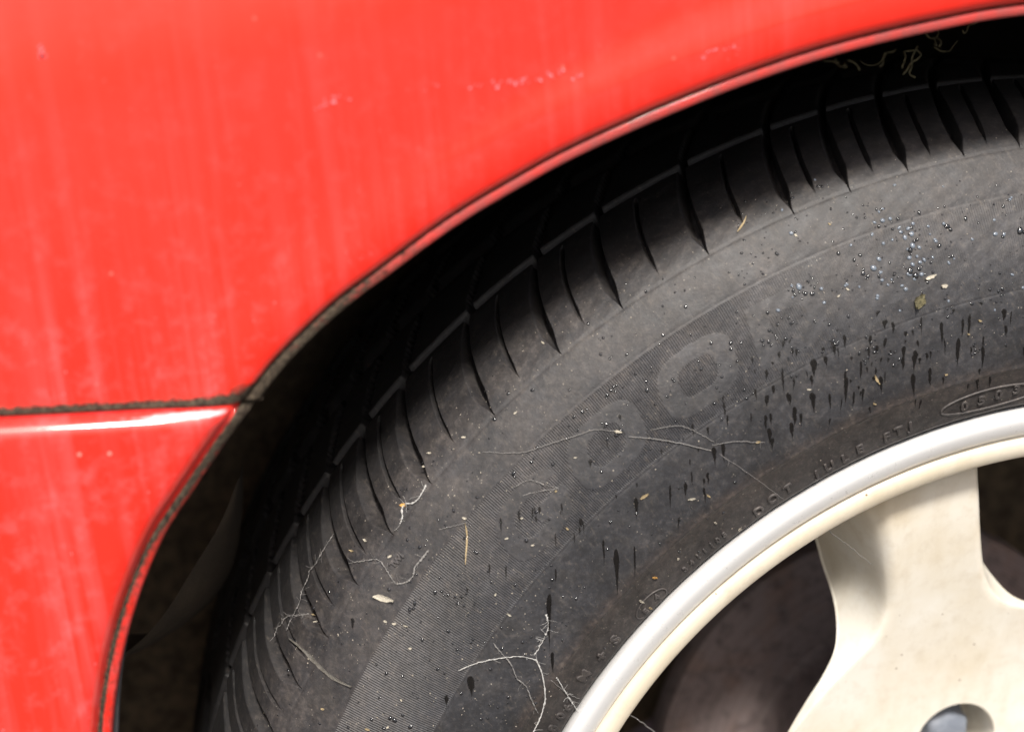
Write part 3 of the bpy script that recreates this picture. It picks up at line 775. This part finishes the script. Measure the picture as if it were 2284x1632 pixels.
ST = [(1700+x/2.707, 400+a/2.707, 400+b/2.707, w_/2.707) for x, a, b, w_ in C6]+[(1100+x/2.706, 600+a/2.706, 600+b/2.706, w_/2.706) for x, a, b, w_ in C5]+[(1100+x/3.76, 1200+a/3.76, 1200+b/3.76, w_/3.76) for x, a, b, w_ in CB]+[(500+x/2.57, 1000+a/2.57, 1000+b/2.57, w_/2.57) for x, a, b, w_ in C4]
for _ in range(46):
    x_ = random.uniform(1660, 2270); y_ = random.uniform(745, 930)-(x_-1660)*.10; ST.append((x_, y_, y_+random.uniform(8, 34), random.uniform(3, 9)))
for _ in range(22):
    x_ = random.uniform(1040, 1640); y_ = 1900-x_*.62+random.uniform(-80, 90); ST.append((x_, y_, y_+random.uniform(8, 36), random.uniform(2.5, 6)))
nst = 0
for x, ya, yb, w_ in ST:
    L = (yb-ya)*1.25; w_ = w_*1.0; n = 30; t = np.linspace(0, 1, n)
    tp = random.uniform(.18, .34); body = np.sqrt(np.clip(1-((t-tp)/(tp*1.01))**2, 0, 1))*(t < tp)+(t >= tp)*(np.cos(np.clip((t-tp)/random.uniform(.5, .8), 0, 1)*np.pi/2)**1.7*.86+.14*(1-t))
    wv = w_*.5*np.maximum(body, .02)*(1+.05*rng.standard_normal(n))*np.interp(t, np.linspace(0, 1, 6), rng.uniform(.72, 1.25, 6))
    lean = (-.03 if x > 1850 else .04)*L
    cxv = x+lean*t+rng.normal(0, .05)*L*t+np.cumsum(rng.standard_normal(n))*.26
    pp = []
    for c_, hw, yy in zip(cxv, wv, ya+L*t):
        for f_ in (-1, -.5, 0, .5, 1): pp.append((c_+hw*f_, yy))
    th_, s_, ok = on_tyre(pp)
    if not ok.all(): continue
    lift = np.tile([.00001, .00007, .00009, .00007, .00001], n)+.00002
    p_, _ = tyre_pt(th_, s_, lift)
    o = mesh_from('water_streak', p_, grid_faces(n, 5), M['wet'])
    attr(o, 'wet', (np.array([0, .8, 1, .8, 0.])[None, :]*np.clip(1.15-.75*t, 0, 1)[:, None]*np.clip(t*14+.25, 0, 1)[:, None]).ravel())
    smid = float(np.median(s_)); zone = 'across the ribbed band of the tyre' if smid > S_BI else ('over the moulded lettering ring of the tyre' if smid < s_at_r(.2262) else 'on the smooth tyre wall inside the ribbed band')
    size = 'long' if L > 62 else ('broad short' if w_ > 9.5 else 'thin short')
    tag(o, f'{size} dark water streak running down, {zone}', 'water streak', 'water streaks on the tyre sidewall')
    nst += 1

# water beads
bm = bmesh.new(); bmesh.ops.create_icosphere(bm, subdivisions=2, radius=1.)
for v in bm.verts: v.co.z = v.co.z*.66 if v.co.z > 0 else v.co.z*.12
drop_me = bpy.data.meshes.new('water_droplet'); bm.to_mesh(drop_me); bm.free(); drop_me.materials.append(M['water'])
for p_ in drop_me.polygons: p_.use_smooth = True
pale_me = drop_me.copy(); pale_me.materials.clear(); pale_me.materials.append(M['sky_tint'])
DP = [(1853, 466, 7), (1968, 492, 12), (1985, 488, 9), (2005, 508, 8), (2025, 510, 10), (2033, 522, 10), (2018, 530, 9), (2045, 535, 9), (2035, 548, 10), (2050, 552, 8), (2030, 558, 13), (2028, 575, 9), (2045, 572, 10), (2052, 585, 9), (2035, 590, 11), (2050, 600, 10), (2030, 605, 12), (2042, 615, 14), (2055, 612, 11), (1948, 598, 14), (1960, 578, 9), (1905, 580, 9), (1925, 610, 9), (1967, 625, 9), (1870, 565, 8), (1782, 640, 12), (1797, 655, 9), (1812, 655, 9), (1802, 628, 9), (1735, 692, 9), (1838, 675, 8), (1712, 697, 8), (1716, 737, 8), (2112, 505, 12), (2120, 512, 9), (2275, 515, 13), (2285, 518, 12), (2220, 522, 9), (1960, 505, 9), (2070, 505, 8), (2085, 535, 9), (2095, 548, 9), (1990, 535, 8), (1957, 660, 9), (2020, 645, 9),
      (1355, 880, 9), (1362, 870, 7), (1368, 862, 7), (1372, 872, 6), (1280, 930, 8), (1185, 1030, 8), (1145, 1055, 10), (1148, 1062, 7), (1190, 1022, 6), (1270, 870, 5), (1385, 960, 11), (1375, 970, 9), (1352, 945, 9), (1350, 950, 7), (1354, 980, 7), (1340, 790, 7), (1398, 790, 7), (1360, 800, 7), (1500, 845, 7), (1503, 850, 6), (1443, 870, 8), (1630, 765, 9), (1630, 778, 8), (1586, 765, 7), (1505, 652, 6), (1527, 648, 6), (1700, 760, 7), (1715, 762, 7), (1703, 770, 6), (1720, 770, 7), (1767, 720, 8), (1752, 755, 7), (1660, 870, 6), (1665, 888, 8), (1765, 840, 7), (1777, 838, 6), (1610, 840, 7),
      (985, 1318, 7), (1000, 1325, 9), (1015, 1330, 7), (1030, 1330, 8), (1040, 1322, 7), (1020, 1345, 6), (1035, 1350, 6), (925, 1345, 9), (922, 1357, 7), (1062, 1232, 8), (1058, 1228, 6), (840, 1480, 7), (862, 1500, 8), (898, 1507, 7), (1055, 1425, 8), (1050, 1432, 6), (992, 1500, 6), (870, 1600, 8), (880, 1605, 9), (915, 1620, 8), (1010, 1435, 6), (1600, 990, 6), (1640, 1075, 8), (1515, 1230, 7), (1225, 1310, 5), (1255, 1330, 6), (1285, 1335, 6), (1185, 1420, 6), (1255, 1488, 6)]
drops = [(x, y, d*1.0) for x, y, d in DP]
def scatter(n, x0, x1, y0, y1, dmin, dmax):
    for _ in range(n): drops.append((random.uniform(x0, x1), random.uniform(y0, y1), dmin+(dmax-dmin)*random.random()**2.4))
scatter(190, 1640, 2284, 400, 730, 3.2, 8.5); scatter(60, 1950, 2110, 460, 640, 4, 9.5)
scatter(150, 880, 1700, 560, 1300, 3.2, 8); scatter(150, 560, 1240, 1150, 1632, 3.2, 9); scatter(60, 1300, 2284, 720, 960, 3, 6.5)
scatter(50, 1150, 1500, 1250, 1560, 2.6, 6)
for _ in range(14):                                        # small clusters
    cx_, cy_ = random.uniform(1660, 2250), random.uniform(470, 800)
    for q in range(7): drops.append((cx_+random.gauss(0, 9), cy_+random.gauss(0, 12), random.uniform(3, 8)))
dx = np.array(drops); th_, s_, ok = on_tyre(dx[:, :2])
r_ = prof(s_)[0]; ok &= (r_ > .214) & (r_ < .303)
dx, th_, s_ = dx[ok], th_[ok], s_[ok]
pc, nc = tyre_pt(th_, s_, 0.)
dist = (pc-CAM)@FWD; rad = dx[:, 2]*.5*dist/FPX
order = np.argsort(-rad)
sv, sfc = [], []
dv0 = np.array([v.co[:] for v in drop_me.vertices]); df0 = np.array([p_.vertices[:] for p_ in drop_me.polygons])
for rank, i in enumerate(order):
    n_ = Vector(nc[i]); q = n_.to_track_quat('Z', 'Y'); a = rad[i]
    sx, sy_ = a*random.uniform(.7, 1.5), a*random.uniform(.75, 1.2); q = q @ Vector((0, 0, 1)).rotation_difference(Vector((0, 0, 1))); q.rotate(Matrix.Rotation(random.uniform(0, 6.28), 3, n_))
    if rank < 300:
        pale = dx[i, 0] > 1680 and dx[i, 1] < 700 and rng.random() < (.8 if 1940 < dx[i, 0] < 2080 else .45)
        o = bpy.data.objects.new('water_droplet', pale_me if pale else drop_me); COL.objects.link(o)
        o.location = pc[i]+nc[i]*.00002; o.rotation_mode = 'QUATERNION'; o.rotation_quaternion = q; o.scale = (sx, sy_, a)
        zone = 'ribbed band' if S_BI < s_[i] < S_BO else ('smooth wall inside the ribbed band' if s_[i] <= S_BI else 'shoulder side of the ribbed band')
        big = 'large' if rad[i]*2 > .00105 else 'small'
        tag(o, *((f'{big} pale bluish sky-tinted water droplet on the {zone} of the tyre', 'water droplet', 'pale water droplets on the tyre') if pale else (f'{big} dark round water droplet on the {zone} of the tyre', 'water droplet', 'water droplets on the tyre sidewall')))
    else:
        Rm = np.array(q.to_matrix()); sv.append((dv0*np.array([sx, sy_, a]))@Rm.T+pc[i]); sfc.append(df0+len(dv0)*(len(sv)-1))
if sv:
    o = mesh_from('fine_water_droplets', np.vstack(sv), np.vstack(sfc), M['water'])
    tag(o, 'fine spray of tiny water droplets over the tyre sidewall', 'water droplets', kind='stuff')

# ------------------------------------------------------------------ chaff, husks, flecks
def flake(name, px, length, width, ang, mat, label=None, cat=None, group=None, lift=.0002, curl=.15, bend=.03):
    """curled flake lying on the tyre; length/width in photo pixels, ang degrees in the picture"""
    c = np.array(px, float); d = np.array([math.cos(math.radians(ang)), -math.sin(math.radians(ang))]); e = np.array([-d[1], d[0]])
    n = 7 if length < 60 else 19; pts = []
    for t in np.linspace(-1, 1, n):
        wv = width*.5*(1-abs(t)**2.2*.75)*random.uniform(.8, 1.1)
        for f_ in (-1, 0, 1): pts.append(c+d*t*length/2+e*(f_*wv+math.sin(t*2.2+.6)*length*bend+random.gauss(0, .06)*width))
    tt, ss, ok = on_tyre(pts)
    if not ok.all(): return None
    pxm = .00016
    lf = np.array([[lift+.1*width*pxm, lift+width*pxm*.55, lift+.1*width*pxm] for _ in range(n)]).ravel()
    lf = lf+np.repeat(np.linspace(-1, 1, n)**2*length*pxm*curl*.5, 3)
    top, _ = tyre_pt(tt, ss, lf); bot, _ = tyre_pt(tt, ss, lf-.00012-.15*width*pxm)
    Vv = np.vstack([top, bot]); F = grid_faces(n, 3); k = n*3
    Fs = [tuple(f) for f in F]+[tuple(f[::-1]+k) for f in F]
    rim_ = [i*3 for i in range(n)]+[(n-1)*3+1]+[i*3+2 for i in range(n-1, -1, -1)]+[1]
    for a, b in zip(rim_, rim_[1:]+rim_[:1]): Fs.append((a, b, b+k, a+k))
    o = mesh_from(name, Vv, Fs, M[mat])
    if label: tag(o, label, cat, group)
    return o
flake('seed_husk', (857, 1334), 46, 13, -10, 'pale', 'cream and orange seed husk lying on the tyre beside the ribbed band', 'seed husk')
flake('seed_husk', (900, 1126), 13, 8, 10, 'orange', 'tiny orange seed husk caught in white spider silk on the tyre shoulder', 'seed husk')
flake('seed_husk', (2075, 618), 26, 8, 25, 'pale', 'pale seed husk above the clump of brown moss on the tyre', 'seed husk')
flake('seed_husk', (2105, 638), 13, 10, 15, 'pale', 'short round pale seed husk beside the longer husk on the tyre', 'seed husk')
flake('straw_piece', (1040, 1210), 92, 4, 93, 'straw', 'thin upright stalk of dry straw across the ribbed band of the tyre', 'straw')
flake('straw_piece', (1437, 1106), 22, 6, 35, 'straw', 'bent yellow scrap of straw on the smooth tyre sidewall', 'straw')
flake('straw_piece', (1378, 962), 7, 16, 80, 'pale', 'short pale straw tip stuck by the dark water patch on the ribs', 'straw')
flake('straw_piece', (1955, 845), 22, 6, -60, 'straw', 'curved yellow straw scrap among the water streaks of the tyre', 'straw')
flake('straw_piece', (1542, 1112), 18, 4, 12, 'pale', 'narrow pale straw scrap beside the lower water streaks', 'straw')
flake('straw_piece', (1460, 1287), 11, 4, 5, 'orange', 'tiny orange straw scrap above the oval moulded mark', 'straw')
flake('dry_leaf_strip', (715, 1480), 172, 8, -33, 'leaf', 'grey withered leaf strip stuck across the tyre shoulder', 'dry leaf', curl=.02, bend=.06)
flake('straw_piece', (1655, 502), 40, 4, 62, 'straw', 'thin hooked straw fibre hanging at the top of the tyre shoulder', 'straw')
flake('moss_clump', (2050, 672), 34, 22, 70, 'moss', 'small clump of brown moss stuck on the tyre below two pale husks', 'moss', lift=.0004)
flecks = [(1804, 868), (1512, 1245), (1525, 1292), (1430, 1340), (1450, 1355), (1283, 1020), (1240, 1095), (1188, 1215), (1164, 1155), (1265, 1178), (1130, 1200), (1036, 1155), (945, 1040), (958, 1010), (1035, 975), (1150, 920), (1212, 765), (1890, 645), (2160, 745), (2185, 715), (2110, 835), (1850, 500), (1775, 525), (1950, 900), (1690, 985), (1870, 660), (1650, 1180), (1595, 1165), (1580, 1105), (905, 1395), (880, 1390), (870, 1240), (785, 1228), (815, 1205), (700, 1370), (705, 1385), (860, 1385), (915, 1445), (895, 1560), (865, 1620), (820, 1625), (720, 1580), (1105, 1325), (1135, 1370), (1205, 1340), (1215, 1385), (1060, 1250), (1190, 1045), (1420, 1000), (1365, 975), (1460, 905), (1560, 720), (1490, 625), (1330, 690), (1480, 580), (1245, 990)]
for q, px in enumerate(flecks[:44]):
    sq_ = float(on_tyre([px])[1][0]); zone = 'ribbed band' if S_BI < sq_ < S_BO else ('smooth wall inside the ribbed band' if sq_ <= S_BI else 'shoulder side of the ribbed band')
    mt = random.choice(['pale', 'pale', 'straw'])
    flake('dry_plant_fleck', px, random.uniform(5, 11), random.uniform(3, 5), random.uniform(-40, 60), mt, ('pale' if mt == 'pale' else 'yellow')+f' fleck of dry plant on the {zone} of the tyre', 'plant fleck', 'dry plant flecks on the tyre')
# fine dust specks: one mass
sp_px = np.stack([rng.uniform(520, 2284, 3800), rng.uniform(250, 1632, 3800)], 1)
keep = (rng.random(3800) < .25+.75*sstep(1700, 900, sp_px[:, 0]))
sp_px = sp_px[keep]; th_, s_, ok = on_tyre(sp_px); r_ = prof(s_)[0]; ok &= (r_ > .211) & (r_ < .304)
th_, s_ = th_[ok], s_[ok]; pc, nc = tyre_pt(th_, s_, .0)
sv, sfc = [], []
for i in range(len(pc)):
    n_ = nc[i]; a = np.cross(n_, rng.standard_normal(3)); a /= np.linalg.norm(a); b = np.cross(n_, a)
    l_ = .00010+.00026*rng.random()**3; w_ = l_*rng.uniform(.3, .8)
    k = len(sv)*5; sv.append(np.array([pc[i]+a*l_, pc[i]+b*w_, pc[i]-a*l_, pc[i]-b*w_, pc[i]+n_*w_*.8]))
    sfc.append(np.array([[0, 1, 4], [1, 2, 4], [2, 3, 4], [3, 0, 4]])+k)
o = mesh_from('dust_specks', np.vstack(sv), np.vstack(sfc), M['dustspeck'], smooth=False)
tag(o, 'fine pale dust specks scattered over the tyre', 'dust', kind='stuff')

# ------------------------------------------------------------------ spider silk
def strand(pts, wpx, label, lift=.0006, mat='web', knots=0.):
    c = interp_curve(np.array(pts, float), max(14, int(len(pts)*9)))
    n = len(c); c = c+rng.standard_normal((n, 2))*.5
    tt, ss, ok = on_tyre(c)
    lf = lift*(.35+.65*np.sin(np.linspace(0, np.pi, n)))
    p_, _ = tyre_pt(tt, ss, lf)
    if not ok.all(): p_ = p_[ok]; n = len(p_)
    r_ = wpx*.00016*.22*(1+knots*np.clip(rng.standard_normal(n), -.7, 2.6))
    parts = [tube_mesh(p_, np.maximum(r_, .00003), 5)]
    for _ in range(int(2+knots*20)):                        # loose side fibres
        k_ = rng.integers(0, n); q_ = [p_[k_]]; d_ = rng.standard_normal(3)*np.array([1, .25, 1]); d_ /= np.linalg.norm(d_)
        for _ in range(4): d_ = d_+rng.standard_normal(3)*.35; q_.append(q_[-1]+d_/np.linalg.norm(d_)*rng.uniform(.0003, .0012))
        parts.append(tube_mesh(np.array(q_), np.full(5, rng.uniform(.000025, .00006)), 3))
    Vv = np.vstack([a for a, _ in parts]); Fv = []; off = 0
    for a, f_ in parts: Fv += [tuple(i+off for i in ff) for ff in f_]; off += len(a)
    o = mesh_from('cobweb_strand', Vv, Fv, M[mat])
    return tag(o, label, 'cobweb')
strand([(1075, 1008), (1160, 1009), (1225, 990), (1300, 966), (1330, 958), (1378, 962)], 3.0, 'long taut cobweb strand crossing the ribbed band to a straw tip')
strand([(1402, 974), (1450, 977), (1510, 986), (1585, 1004)], 4.0, 'straight pale cobweb strand leaving the dark water patch')
strand([(1455, 957), (1512, 949), (1545, 958), (1592, 985)], 2.6, 'arched thin cobweb strand at the inner edge of the ribbed band')
strand([(1590, 992), (1640, 983), (1705, 986)], 2.4, 'thin level cobweb strand between the water streaks')
strand([(1605, 1012), (1680, 1062), (1770, 1128)], 1.5, 'faint slanting cobweb thread reaching down to the moulded letters')
strand([(1022, 1494), (1060, 1478), (1110, 1466), (1160, 1462), (1195, 1470)], 4.0, 'arched white cobweb strand joining the ribs to a knot of silk', mat='webw', knots=.3)
strand([(1195, 1470), (1208, 1500), (1214, 1550), (1206, 1590), (1188, 1632)], 6.5, 'thick twisted cobweb rope hanging towards the rim', mat='webw', knots=.35)
strand([(1100, 1432), (1118, 1455), (1140, 1480), (1152, 1510), (1172, 1528), (1185, 1560), (1200, 1590)], 4.0, 'ragged dusty cobweb strand left of the thick silk rope', knots=.6)
strand([(1240, 1508), (1262, 1545), (1278, 1570), (1290, 1588)], 4.5, 'beaded cobweb strand ending at the rim below the moulded letters', mat='webw', knots=.6)
strand([(1228, 1515), (1262, 1542), (1298, 1560)], 2.5, 'fine cobweb thread crossing the beaded strand by the rim')
strand([(1190, 1462), (1210, 1425), (1222, 1395), (1218, 1370)], 4.5, 'crumbly white cobweb tuft rising beside a long water streak', mat='webw', knots=.9)
strand([(893, 1168), (899, 1150), (898, 1135), (908, 1124), (922, 1122), (934, 1112), (944, 1096), (951, 1080)], 6.0, 'zigzag white cobweb strand on the tyre shoulder below a groove', mat='webw', knots=.5)
strand([(778, 1256), (815, 1250), (845, 1248), (862, 1268), (876, 1292), (885, 1302)], 4.0, 'grey looping cobweb strand between two tread grooves', knots=.5)
strand([(885, 1302), (905, 1298), (921, 1285), (927, 1262), (940, 1248), (956, 1226)], 8.0, 'thick dusty cobweb rope beside the ribbed band', mat='web', knots=.5)
strand([(640, 1405), (652, 1378), (661, 1362), (672, 1340), (676, 1318), (690, 1290), (694, 1272), (708, 1256), (722, 1228), (730, 1215), (745, 1190)], 3.0, 'dusty cobweb strand strung along the edge of the tread grooves', knots=.8)
strand([(612, 1420), (622, 1398), (628, 1395), (641, 1376), (660, 1372), (690, 1368)], 3.0, 'short dusty cobweb strand at the lowest tread grooves', knots=.8)
strand([(1150, 1085), (1180, 1070), (1215, 1080), (1245, 1088), (1200, 1095), (1165, 1105)], 3.0, 'tangled cobweb tuft on the smooth raised letter', knots=.7)
strand([(980, 1180), (1010, 1172), (1042, 1165)], 2.4, 'short thin cobweb strand reaching the upright straw')
# silk across the wheel window and spoke
def strand3(P3, wr, label):
    c = interp_curve(np.array(P3), 24)+rng.standard_normal((24, 3))*.00015
    return tag(tube_on('cobweb_strand', c, wr, M['web'], None, 5), label, 'cobweb')
a = on_plane([(1395, 1580)], .0)[0]; 
strand3([on_plane([(1392, 1590)], -.004)[0], on_plane([(1418, 1600)], -.012)[0], on_plane([(1440, 1616)], -.018)[0], on_plane([(1470, 1640)], -.022)[0]], .00018, 'cobweb strand hanging inside the dark wheel opening')
strand3([on_plane([(1842, 1178)], -.0035)[0], on_plane([(1890, 1215)], -.0135)[0], on_plane([(1945, 1258)], -.0185)[0]], .00010, 'faint cobweb thread from the rim lip across the cream spoke')

# dried weed caught under the fender lip
def weed(px0, n, spread, label):
    c = on_plane([px0], .004)[0]
    bmv, bmf = [], []
    for q in range(n):
        p0 = c+rng.standard_normal(3)*np.array([spread*.5, .002, spread*.15]); pts = [p0]
        d = rng.standard_normal(3)*np.array([1, .3, .6])+np.array([0, 0, -.6])
        for _ in range(5):
            d = d/np.linalg.norm(d)+rng.standard_normal(3)*.5; pts.append(pts[-1]+d/np.linalg.norm(d)*spread*.22)
        o_ = tube_on('x', interp_curve(pts, 14), rng.uniform(.00012, .0003), None); me_ = o_.data
        k = sum(len(v) for v in bmv); bmv.append(np.array([v.co[:] for v in me_.vertices])); bmf += [tuple(i+k for i in p_.vertices) for p_ in me_.polygons]
        bpy.data.objects.remove(o_); bpy.data.meshes.remove(me_)
    return tag(mesh_from('dried_weed', np.vstack(bmv), bmf, M['moss']), label, 'dried weed')
weed((2055, 95), 9, .010, 'tangled tuft of dried weed hanging under the top of the fender lip')
weed((1870, 133), 4, .005, 'small wisp of dried weed under the fender lip left of the bigger tuft')
